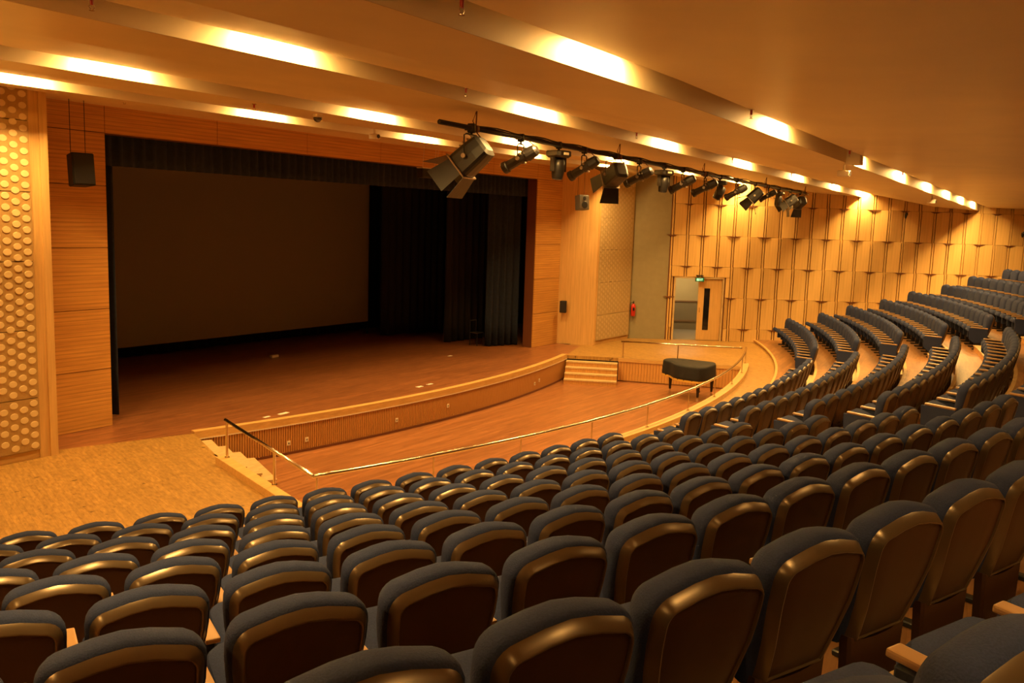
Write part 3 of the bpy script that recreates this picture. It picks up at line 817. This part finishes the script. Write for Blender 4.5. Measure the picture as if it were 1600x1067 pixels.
# sockets on the stage front
for i, (x, z) in enumerate(((11.62, -.46), (12.02, -.45), (14.35, -.42), (16.05, -.36), (20.25, -.45), (20.55, -.40))):
    y = fascia(x, .0) - .014
    a = math.asin((x-CX)/FR)
    lab = ['left pair, left one', 'left pair, right one', 'standing alone left of centre', 'standing alone near the centre', 'right pair, left one', 'right pair, right one'][i]
    t = empty('wall_socket', 'cream power socket on the slatted stage front, ' + lab, 'socket', (x, y, z), a, 'sockets on the stage front')
    b = NB(); bbox(b, -.04, .04, -.012, .0, -.045, .045, .004, 1); link('plate', b, M['plastic'], t)
    b = NB(); bbox(b, -.016, .016, -.015, -.011, -.016, .016, .002, 1); link('outlet', b, M['speaker_grey'], t)

# ------------------------------------------------------------------ grand piano under its cover
def piano():
    t = empty('grand_piano', 'grand piano under a black cloth with gold fringe standing on the orchestra floor', 'piano', (22.62, 9.05, PZ), R_(182)); t.scale = (.88, .88, .93)
    # outline: keyboard side along x, tail towards -y
    out = [(-.74, .60), (.74, .60), (.76, .2), (.72, -.12), (.60, -.36), (.38, -.52), (.20, -.66), (.10, -.84), (-.02, -.98), (-.24, -1.06), (-.50, -1.02), (-.68, -.86), (-.75, -.6), (-.76, 0)]
    def sm(p):
        r = []
        for i in range(len(p)):
            a, b_ = Vector(p[i]), Vector(p[(i+1) % len(p)])
            r += [tuple(a*.75+b_*.25), tuple(a*.25+b_*.75)]
        return r
    o2 = sm(sm(out))
    def rg(s, z, wob=0): return [(x*s, (y+.2)*s-.2, z + wob*math.sin(i*1.7)) for i, (x, y) in enumerate(o2)]
    b = NB(); loft(b, [rg(1.03, .58), rg(1.035, .66), rg(1.02, .80), rg(1.01, .93), rg(1.0, .97), rg(.97, .99), rg(.6, .998, .006)], cap0=False)
    # draped ripples on the hanging edge
    for v in b.verts:
        if v.co.z < .9:
            a = math.atan2(v.co.y+.2, v.co.x); k = (.93-v.co.z)/.35
            v.co.x += .012*k*math.cos(a*23)*math.cos(a); v.co.y += .012*k*math.cos(a*23)*math.sin(a)
    cv = link('cover_cloth', b, M['cloth'], t, True); cv['label'] = 'black cloth cover'
    so = cv.modifiers.new('thick', 'SOLIDIFY'); so.thickness = .006
    b = NB(); loft(b, [rg(1.032, .545), rg(1.042, .545), rg(1.042, .60), rg(1.032, .60)], cap0=False, cap1=False); link('fringe', b, M['gold'], t)['label'] = 'gold fringe of the cover'
    b = NB(); loft(b, [rg(.97, .62), rg(.97, .93)]); link('case', b, M['ebony'], t)
    for (x, y) in ((-.62, .42), (.62, .42), (-.25, -.80)):
        b = NB(); tube(b, [(x, y, .62), (x, y, .52), (x, y, .12)], [.07, .065, .035], 8); link('leg', b, M['ebony'], t)
        b = NB(); tube(b, [(x, y, .12), (x, y, .07)], .022, 8); tube(b, [(x-.015, y, .04), (x+.015, y, .04)], .04, 10); link('caster', b, M['steel'], t)
    b = NB(); bbox(b, -.10, .10, .20, .24, .14, .20, .01, 1); bbox(b, -.09, -.06, .20, .23, .2, .62, .005, 1); bbox(b, .06, .09, .20, .23, .2, .62, .005, 1); link('pedal_lyre', b, M['ebony'], t)
    return t
piano()

# ------------------------------------------------------------------ wall items
def speaker(name, label, loc, rz, w, d, h, tilt=0, wires=None, mat='speaker', bracket=False):
    t = empty(name, label, 'speaker', loc, rz)
    b = NB(); loft(b, [[(-w/2, -d/2, z), (w/2, -d/2, z), (w*.38, d/2, z), (-w*.38, d/2, z)] for z in (0, h)]); 
    bmesh.ops.bevel(b, geom=b.edges[:], offset=.012, segments=2, affect='EDGES'); xf(b, Matrix.Rotation(tilt, 4, 'X')); link('cabinet', b, M[mat], t)
    b = NB(); bbox(b, -w/2+.02, w/2-.02, -d/2-.012, -d/2+.004, .02, h-.02, .005, 1); xf(b, Matrix.Rotation(tilt, 4, 'X')); link('grille', b, M['speaker' if mat == 'speaker' else 'speaker_grey'], t)
    if mat != 'speaker':
        b = NB()
        for z, r in ((h*.32, w*.3), (h*.76, w*.16)):
            q = [(r*math.cos(2*PI*k/16), 0, r*math.sin(2*PI*k/16)+z) for k in range(16)]
            loft(b, [[(x, -d/2-.011, zz) for x, y, zz in q], [(x*.9, -d/2-.022, z+(zz-z)*.9) for x, y, zz in q]])
        xf(b, Matrix.Rotation(tilt, 4, 'X')); link('cone', b, M['speaker'], t)
    if wires:
        for x in (-w*.35, w*.3):
            b = NB(); tube(b, [(x, d*.2, h-.03), (x, d*.2, wires-loc[2])], .006, 6); link('suspension_cable', b, M['steel_dark'], t)
    if bracket:
        b = NB(); bbox(b, -.04, .04, d/2-.02, d/2+.14, h*.4, h*.6, .005, 1); link('bracket', b, M['steel_dark'], t)
    return t
speaker('hanging_speaker', 'black loudspeaker hung on cables in front of the left proscenium pier', (8.42, 14.05, 4.22), R_(-8), .36, .3, .52, R_(-6), 5.60)
speaker('hanging_speaker', 'grey loudspeaker hung in front of the right proscenium column', (23.72, 13.3, 4.27), R_(-25), .36, .3, .44, R_(-6), 5.56, 'speaker_grey')
speaker('wall_speaker', 'small black loudspeaker on the wood column right of the stage', (24.70, 14.36, 1.03), R_(-72), .22, .2, .38, 0, None, 'speaker', True)
# extinguisher
ew = WM(1) @ Vector((-1.24, .13, .78)); t = empty('fire_extinguisher', 'red fire extinguisher hanging on the grey wall right of the dotted panel', 'extinguisher', tuple(ew), math.atan2(WT.y, WT.x))
b = NB(); tube(b, [(0, 0, 0), (0, 0, .02), (0, 0, .36), (0, 0, .41), (0, 0, .43)], [.06, .075, .075, .05, .025], 16); link('cylinder', b, M['red'], t, True)
b = NB(); tube(b, [(0, 0, .43), (0, 0, .48)], .018, 8); bbox(b, -.015, .015, -.11, .02, .48, .50, .004, 1); bbox(b, -.015, .015, -.10, .0, .515, .53, .004, 1); link('valve', b, M['steel_dark'], t)
b = NB(); tube(b, [(-.02, 0, .47), (-.09, 0, .46), (-.12, 0, .36), (-.11, 0, .15)], .010, 6); link('hose', b, M['steel_dark'], t)
b = NB(); bbox(b, -.05, .05, -.04, .04, .26, .33, .01, 1); 
b.free()
b = NB(); bbox(b, -.03, .03, -.14, -.07, .2, .3, .004, 1); link('wall_bracket', b, M['steel_dark'], t)
# exit sign
ep = WM(1) @ Vector((.98, .16, 2.04)); t = empty('exit_sign', 'green lit EXIT sign over the double door', 'sign', tuple(ep), math.atan2(WT.y, WT.x) + PI)
b = NB(); bbox(b, -.15, .15, -.03, .03, 0, .13, .006, 1); link('housing', b, M['steel_dark'], t)
b = NB(); box(b, -.14, .14, .03, .033, .01, .12); link('face', b, M['exit_green'], t)
def letters(bm, word, x, z, h, y0, y1):
    w = h*.5; st = h*.17
    def bar(x0, x1, z0, z1): box(bm, -x1, -x0, y0, y1, z0, z1)
    def diag(xa, za, xb, zb):
        q = [(-(xa-st/2), za), (-(xa+st/2), za), (-(xb+st/2), zb), (-(xb-st/2), zb)]
        loft(bm, [[(p[0], y0, p[1]) for p in q], [(p[0], y1, p[1]) for p in q]])
    for ch in word:
        if ch == 'E':
            bar(x, x+st, z, z+h)
            for zz in (0, h/2-st/2, h-st): bar(x, x+w, z+zz, z+zz+st)
        elif ch == 'X': diag(x+st/2, z, x+w-st/2, z+h); diag(x+w-st/2, z, x+st/2, z+h)
        elif ch == 'I': bar(x+w/2-st/2, x+w/2+st/2, z, z+h)
        elif ch == 'T': bar(x, x+w, z+h-st, z+h); bar(x+w/2-st/2, x+w/2+st/2, z, z+h)
        x += w + h*.18
b = NB(); letters(b, 'EXIT', -.105, .028, .075, .033, .036); link('lettering', b, M['exit_txt'], t)
b = NB(); tube(b, [(-.1, 0, .13), (-.1, -.0, .2)], .006, 6); tube(b, [(.1, 0, .13), (.1, 0, .2)], .006, 6); bbox(b, -.12, .12, -.02, .18, .2, .215, .003, 1); xf(b, Matrix.Scale(-1, 4, (0, 1, 0))); link('bracket', b, M['steel_dark'], t)

# ------------------------------------------------------------------ ceiling items
def zceil(x, y):
    prev = None
    for far, near in zip(order, order[1:]):
        pf = crease_prof(far, near)
        if pf[-1][0] <= y <= pf[0][0]:
            for (y1, f1), (y0, f0) in zip(pf, pf[1:]):
                if y0 <= y <= y1: return f0(x) + (f1(x)-f0(x))*(y-y0)/(y1-y0)
    return 5.63
def sprinkler(x, y, label):
    z = zceil(x, y)
    t = empty('sprinkler', label, 'sprinkler', (x, y, z), 0, 'red sprinklers under the ceiling')
    b = NB(); tube(b, [(0, 0, 0), (0, 0, -.008)], .035, 12); link('flange', b, M['steel'], t)
    b = NB(); tube(b, [(0, 0, -.008), (0, 0, -.06)], .014, 8); link('body', b, M['sprk_red'], t)
    b = NB()
    for s in (-1, 1): tube(b, [(s*.012, 0, -.055), (s*.026, 0, -.075), (s*.005, 0, -.10)], .004, 6)
    tube(b, [(0, 0, -.10), (0, 0, -.104)], .022, 10); link('deflector', b, M['steel'], t)
for x, y, s in ((4.75, 3.60, 'at the top edge, on the lip of the fourth slot'), (10.3, 3.60, 'on the lip of the fourth slot, first to the right'), (15.0, 3.60, 'on the lip of the fourth slot, second along to the right'),
                (19.4, 3.60, 'on the lip of the fourth slot, third along to the right'),
                (4.3, 6.95, 'at upper left, on the lip of the third slot'), (9.3, 6.95, 'on the lip of the third slot, above the pipe end'), (14.2, 6.95, 'on the lip of the third slot, left half of the pipe'), (18.9, 6.95, 'on the lip of the third slot, right half of the pipe'), (23.2, 6.95, 'on the lip of the third slot, beyond the pipe'), (27.2, 6.95, 'on the lip of the third slot, near the far wall'),
                (8.74, 13.3, 'above the hanging black loudspeaker near the stage'), (9.3, 10.9, 'on the panel before the stage, left of the dome camera')):
    sprinkler(x, y, 'small red sprinkler head ' + s.replace('topmost in view, above the nearest seats, on', 'at the top edge, on').replace('first right of the pipe fittings', 'first to the right').replace('just above the end of the lighting pipe', 'above the pipe end'))
z = zceil(13.3, 11.4)
t = empty('dome_camera', 'small dark dome camera under the ceiling left of the lighting pipe', 'camera', (10.6, 10.9, zceil(10.6, 10.9)))
b = NB(); tube(b, [(0, 0, 0), (0, 0, -.05)], .085, 20); link('base', b, M['white'], t)
b = NB(); rings = [[(.075*math.cos(e)*math.cos(2*PI*k/20), .075*math.cos(e)*math.sin(2*PI*k/20), -.05-.075*math.sin(e)) for k in range(20)] for e in (0, .4, .8, 1.2, 1.5)]; loft(b, rings); link('dome', b, M['lens'], t, True)
def small_cam(x, y, label):
    z = zceil(x, y); t = empty('ceiling_spotlight', label, 'spotlight', (x, y, z))
    b = NB(); tube(b, [(0, 0, 0), (0, 0, -.10)], .02, 8); link('stem', b, M['white'], t)
    b = NB(); bbox(b, -.06, .06, -.10, .10, -.20, -.10, .01, 1); link('housing', b, M['white'], t)
    b = NB(); tube(b, [(0, -.10, -.15), (0, -.112, -.15)], .04, 12); link('lens', b, M['lens'], t)
small_cam(13.6, 12.4, 'small white boxed projector spotlight on the ceiling left of the lighting pipe end')
small_cam(16.3, 3.98, 'small pale spotlight below the fourth slot, beside the dark bracket block')
small_cam(25.5, 3.98, 'small pale spotlight below the fourth slot near the far wall')
b = NB(); bbox(b, -.12, .12, -.10, .14, -.30, .02, .008, 1); tag(link('bracket_block', b, M['ceiling'], None, False, (15.95, 3.72, zlow('d', 15.95)+.27)), 'painted block bridging the fourth ceiling slot', 'block')

# ------------------------------------------------------------------ lighting pipe and fixtures
PA, PB = Vector((9.62, 7.62, 5.17)), Vector((27.2, 7.62, 4.95))
def pipe_at(x): t_ = (x-PA.x)/(PB.x-PA.x); return PA.lerp(PB, t_)
t = empty('lighting_pipe', 'long black lighting pipe hung below the ceiling in front of the stage', 'pipe', tuple(PA))
b = NB(); tube(b, [(0, 0, 0), tuple(PB-PA)], .034, 12); link('pipe', b, M['fixture'], t, True)
for x in (10.45, 14.9, 19.0, 23.3, 26.9):
    p = pipe_at(x); zc = zceil(x, p.y); b = NB(); q = p-PA
    tube(b, [tuple(q + Vector((0, 0, -.02))), tuple(q+Vector((.015, 0, zc-p.z)))], .010, 6)
    tube(b, [tuple(q + Vector((0, 0, .03))), tuple(q + Vector((-.05, .02, .10))), tuple(q+Vector((.0, 0, zc-p.z-.01)))], .008, 6)
    bbox(b, q.x-.035, q.x+.035, q.y-.05, q.y+.05, q.z-.05, q.z+.045, .008, 1); link('hanger', b, M['strip'], t)
b = NB(); pts = []
x = 10.5
while x < 26.8:
    p = pipe_at(x)-PA; pts.append((p.x, p.y-.02, p.z+.045+.012*math.sin(x*5.3))); x += .22
tube(b, pts, .011, 6); pts2 = [(a, b_+.045, c-.012) for a, b_, c in pts]; tube(b, pts2, .009, 6); link('cable_run', b, M['speaker'], t)
def yoke(bm, w, h, z0, r=.010):
    tube(bm, [(0, 0, 0), (0, 0, z0)], .016, 8)
    tube(bm, [(-w, 0, z0-h), (-w, 0, z0-.02), (-w*.7, 0, z0), (w*.7, 0, z0), (w, 0, z0-.02), (w, 0, z0-h)], r, 6)
def clamp(bm):
    bbox(bm, -.03, .03, -.05, .05, -.06, .055, .012, 1); tube(bm, [(0, .05, -.02), (0, .09, -.02)], .01, 6)
def fresnel(x, yaw, tilt, sc, label, gel=False, doors=(35, 40, 30, 35)):
    p = pipe_at(x); t = empty('fresnel_lantern', label, 'stage light', tuple(p), 0, 'lanterns on the lighting pipe'); t.scale = (sc, sc, sc)
    t.rotation_euler[2] = R_(yaw)
    b = NB(); clamp(b); link('clamp', b, M['steel_dark'], t)
    b = NB(); yoke(b, .21, .26, -.08); link('yoke', b, M['fixture'], t)
    m = Matrix.Translation((0, 0, -.36)) @ Matrix.Rotation(R_(-tilt), 4, 'X')      # local +y is the beam direction
    n = 16
    def oct_(s, y, zs=1.0): return [(s*math.copysign(abs(math.cos(2*PI*k/n))**.45, math.cos(2*PI*k/n)), y, zs*s*math.copysign(abs(math.sin(2*PI*k/n))**.45, math.sin(2*PI*k/n))) for k in range(n)]
    b = NB(); loft(b, [oct_(.10, -.26), oct_(.15, -.23), oct_(.165, -.10), oct_(.175, .14), oct_(.17, .16)]); xf(b, m); link('body', b, M['fixture'], t)
    b = NB(); 
    for k in range(5): bbox(b, -.12, .12, -.20+.06*k, -.185+.06*k, .15, .185, .003, 1)
    xf(b, m); link('cooling_fin', b, M['fixture_in'], t)
    b = NB(); q = lambda r, y: [(r*math.cos(2*PI*k/20), y, r*math.sin(2*PI*k/20)) for k in range(20)]; loft(b, [q(.125, .161), q(.11, .172), q(.05, .182)]); xf(b, m); link('lens', b, M['lens'], t, True)
    b = NB(); bbox(b, -.19, .19, .155, .175, .155, .185, .004, 1); bbox(b, -.19, .19, .155, .175, -.185, -.155, .004, 1); bbox(b, -.19, -.16, .155, .175, -.185, .185, .004, 1); bbox(b, .16, .19, .155, .175, -.185, .185, .004, 1); xf(b, m); link('door_frame', b, M['fixture_in'], t)
    for k, a in enumerate(doors):
        b = NB(); wv = .17 if k % 2 == 0 else .12
        loft(b, [[(-wv, 0, y_), (wv, 0, y_), (wv*1.3, .30, y_), (-wv*1.3, .30, y_)] for y_ in (-.003, .003)])
        mm = m @ Matrix.Rotation(R_(90*k), 4, 'Y') @ Matrix.Translation((0, .18, .175)) @ Matrix.Rotation(R_(a), 4, 'X')
        xf(b, mm); o = link('barn_door', b, M['gel'] if (gel and k == 0) else M['fixture'], t)
    b = NB(); tube(b, [(0, 0, .03), (.14, -.06, -.10), (.22, -.12, -.30), (.12, -.18, -.42)], .008, 6); link('safety_cable', b, M['strip'], t)
    for k in (-1, 1):
        b = NB(); tube(b, [(k*.235, 0, -.345), (k*.20, 0, -.345)], .03, 8); link('knob', b, M['fixture_in'], t)
def profile(x, yaw, tilt, sc, label):
    p = pipe_at(x); t = empty('profile_spotlight', label, 'stage light', tuple(p), 0, 'lanterns on the lighting pipe'); t.scale = (sc, sc, sc); t.rotation_euler[2] = R_(yaw)
    b = NB(); clamp(b); link('clamp', b, M['steel_dark'], t)
    b = NB(); yoke(b, .105, .20, -.09, .012); link('yoke', b, M['fixture'], t)
    m = Matrix.Translation((0, 0, -.30)) @ Matrix.Rotation(R_(-tilt), 4, 'X')
    b = NB(); prof = [(-.30, .05), (-.27, .085), (-.12, .10), (-.10, .085), (0, .085), (.02, .07), (.22, .075), (.23, .09), (.29, .092), (.30, .085)]
    n = 14; loft(b, [[(r*math.cos(2*PI*k/n), y, r*math.sin(2*PI*k/n)) for k in range(n)] for y, r in prof]); xf(b, m); link('barrel', b, M['fixture'], t)
    b = NB(); q = lambda r, y: [(r*math.cos(2*PI*k/16), y, r*math.sin(2*PI*k/16)) for k in range(16)]; loft(b, [q(.078, .301), q(.06, .308), q(.02, .312)]); xf(b, m); link('lens', b, M['lens'], t, True)
    b = NB()
    for a in (0, 90, 180, 270):
        bb = NB(); bbox(bb, -.015, .015, -.075, -.045, .085, .125, .004, 1); xf(bb, Matrix.Rotation(R_(a+20), 4, 'Y')); me = bpy.data.meshes.new('q'); bb.to_mesh(me); bb.free(); b.from_mesh(me); bpy.data.meshes.remove(me)
    xf(b, m); link('shutter', b, M['fixture_in'], t)
    b = NB(); bbox(b, -.10, .10, .293, .303, -.10, .10, .003, 1); 
    b.free()
    for k in (-1, 1):
        b = NB(); tube(b, [(k*.115, 0, -.30), (k*.095, 0, -.30)], .03, 8); link('knob', b, M['fixture_in'], t)
    b = NB(); tube(b, [(0, 0, .03), (.05, -.10, -.04), (.06, -.2, -.12), (0, -.24, -.17)], .008, 6); link('power_cable', b, M['strip'], t)
def moving_head(x, yaw, tilt, sc, label):
    p = pipe_at(x); t = empty('moving_head', label, 'stage light', tuple(p), 0, 'lanterns on the lighting pipe'); t.scale = (sc, sc, sc); t.rotation_euler[2] = R_(yaw)
    b = NB(); clamp(b); tube(b, [(0, 0, -.05), (0, 0, -.10)], .02, 8); link('clamp', b, M['steel_dark'], t)
    b = NB(); loft(b, [[(w*cx, d*cy, z) for cx, cy in ((-1, -.7), (-.7, -1), (.7, -1), (1, -.7), (1, .7), (.7, 1), (-.7, 1), (-1, .7))] for w, d, z in ((.17, .15, -.09), (.18, .16, -.11), (.18, .16, -.17), (.14, .13, -.20))]); link('base', b, M['fixture'], t)
    b = NB(); bbox(b, -.06, .06, -.005, .005, -.16, -.12, .002, 1); xf(b, Matrix.Translation((.0, -.165, 0))); link('display', b, M['gel'], t)
    b = NB()
    for s in (-1, 1): loft(b, [[(s*xx, .045*yy, z) for xx, yy in ((.115, -1), (.15, -1), (.15, 1), (.115, 1))] for z in (-.19, -.42)])
    bbox(b, -.15, .15, -.05, .05, -.225, -.19, .01, 1); link('yoke_arm', b, M['fixture'], t)
    m = Matrix.Translation((0, 0, -.38)) @ Matrix.Rotation(R_(-tilt), 4, 'X')
    prof = [(-.17, .05), (-.15, .09), (-.05, .11), (.05, .105), (.14, .09), (.16, .085)]; n = 16
    b = NB(); loft(b, [[(r*math.cos(2*PI*k/n), y, r*math.sin(2*PI*k/n)) for k in range(n)] for y, r in prof]); xf(b, m); link('head', b, M['fixture'], t, True)
    b = NB(); q = lambda r, y: [(r*math.cos(2*PI*k/16), y, r*math.sin(2*PI*k/16)) for k in range(16)]; loft(b, [q(.086, .16), q(.07, .172), q(.02, .18)]); xf(b, m); link('lens', b, M['lens'], t, True)
fresnel(10.35, 12, 40, 1.15, 'large black lantern with open barn doors, first on the pipe from the left', False, (25, 30, 12, 20))
profile(11.62, 8, 28, 1.05, 'slim black profile spotlight just right of the large barn-door lantern')
moving_head(12.75, -10, 85, 1.0, 'black moving head hanging straight down, first of the four from the left')
profile(13.6, 6, 30, 1.0, 'slim black profile spotlight left of the second barn-door lantern')
fresnel(14.75, -28, 25, .95, 'round-backed black lantern with barn doors, in the left third of the pipe', False, (45, 30, 55, 10))
profile(15.75, 8, 27, 1.0, 'slim black profile spotlight right of the second barn-door lantern')
moving_head(16.9, -18, 82, .95, 'black moving head, second of the four from the left')
profile(17.85, 10, 28, 1.0, 'black profile spotlight right of the second moving head')
profile(19.1, 10, 27, 1.0, 'black profile spotlight left of the third moving head')
moving_head(20.0, 30, 60, .95, 'black moving head, third of the four from the left')
profile(21.1, 10, 30, .95, 'black profile spotlight right of the third moving head')
fresnel(22.45, 20, 45, .85, 'black lantern with one white-faced barn door', True, (30, 20, 60, 30))
profile(23.5, 10, 30, .8, 'short black profile spotlight right of the white barn door')
moving_head(24.4, 0, 80, .85, 'black moving head, rightmost of the four')
fresnel(25.45, 30, 35, .8, 'black lantern with barn doors, last but one at the right end of the pipe', False, (45, 20, 60, 30))
fresnel(26.4, -40, 25, .8, 'black lantern with a silvery back at the right end of the pipe', False, (40, 30, 50, 20))
# flat lamp hung near the stage
t = empty('hanging_floodlight', 'small black floodlight with a bright top, hung on two wires before the stage opening', 'stage light', (17.2, 13.9, 5.06))
b = NB(); bbox(b, -.36, .36, -.10, .10, -.22, 0, .02, 1); link('housing', b, M['speaker'], t)
b = NB(); bbox(b, -.36, .36, -.10, .10, 0.001, .02, .004, 1); link('top_plate', b, M['gel'], t)
for x in (-.25, .2, .3):
    b = NB(); tube(b, [(x, 0, .02), (x+.05, 0, .56)], .006, 6); link('suspension_wire', b, M['gel'], t)
# small hooks of dark sensors on the side wall
for (s, z, d, lab) in ((7.85, 4.55, .17, 'small black cone sensor high on the panelled wall, left one'), (12.05-.15, 4.05, .17, 'small black cone sensor high on the panelled wall, right one')):
    P = WM(1) @ Vector((s, d, z)); t = empty('wall_sensor', lab, 'sensor', tuple(P), math.atan2(WT.y, WT.x))
    b = NB(); tube(b, [(0, -.02, 0), (0, .02, -.02), (0, .04, -.10), (0, .05, -.16)], [.03, .05, .04, .015], 10); link('body', b, M['steel_dark'], t)
    b = NB(); bbox(b, -.03, .03, -.05, -.0, -.04, .04, .004, 1); link('bracket', b, M['steel_dark'], t)
# row number plates on the tier edge in front of the ninth row
for a, lab in ((-20.84, 'left'), (-19.35, 'right')):
    P = polar(F0+8*.995+.0, a, ZF[8]+.008); b = NB(); bbox(b, -.035, .035, -.0125, .0125, 0, .004, .001, 1)
    tag(link('seat_marker', b, M['paper'], None, False, P, R_(a)), 'small white marker on the wooden tier edge at the lower right, %s one' % lab, 'marker', 'white markers on the tier edge')
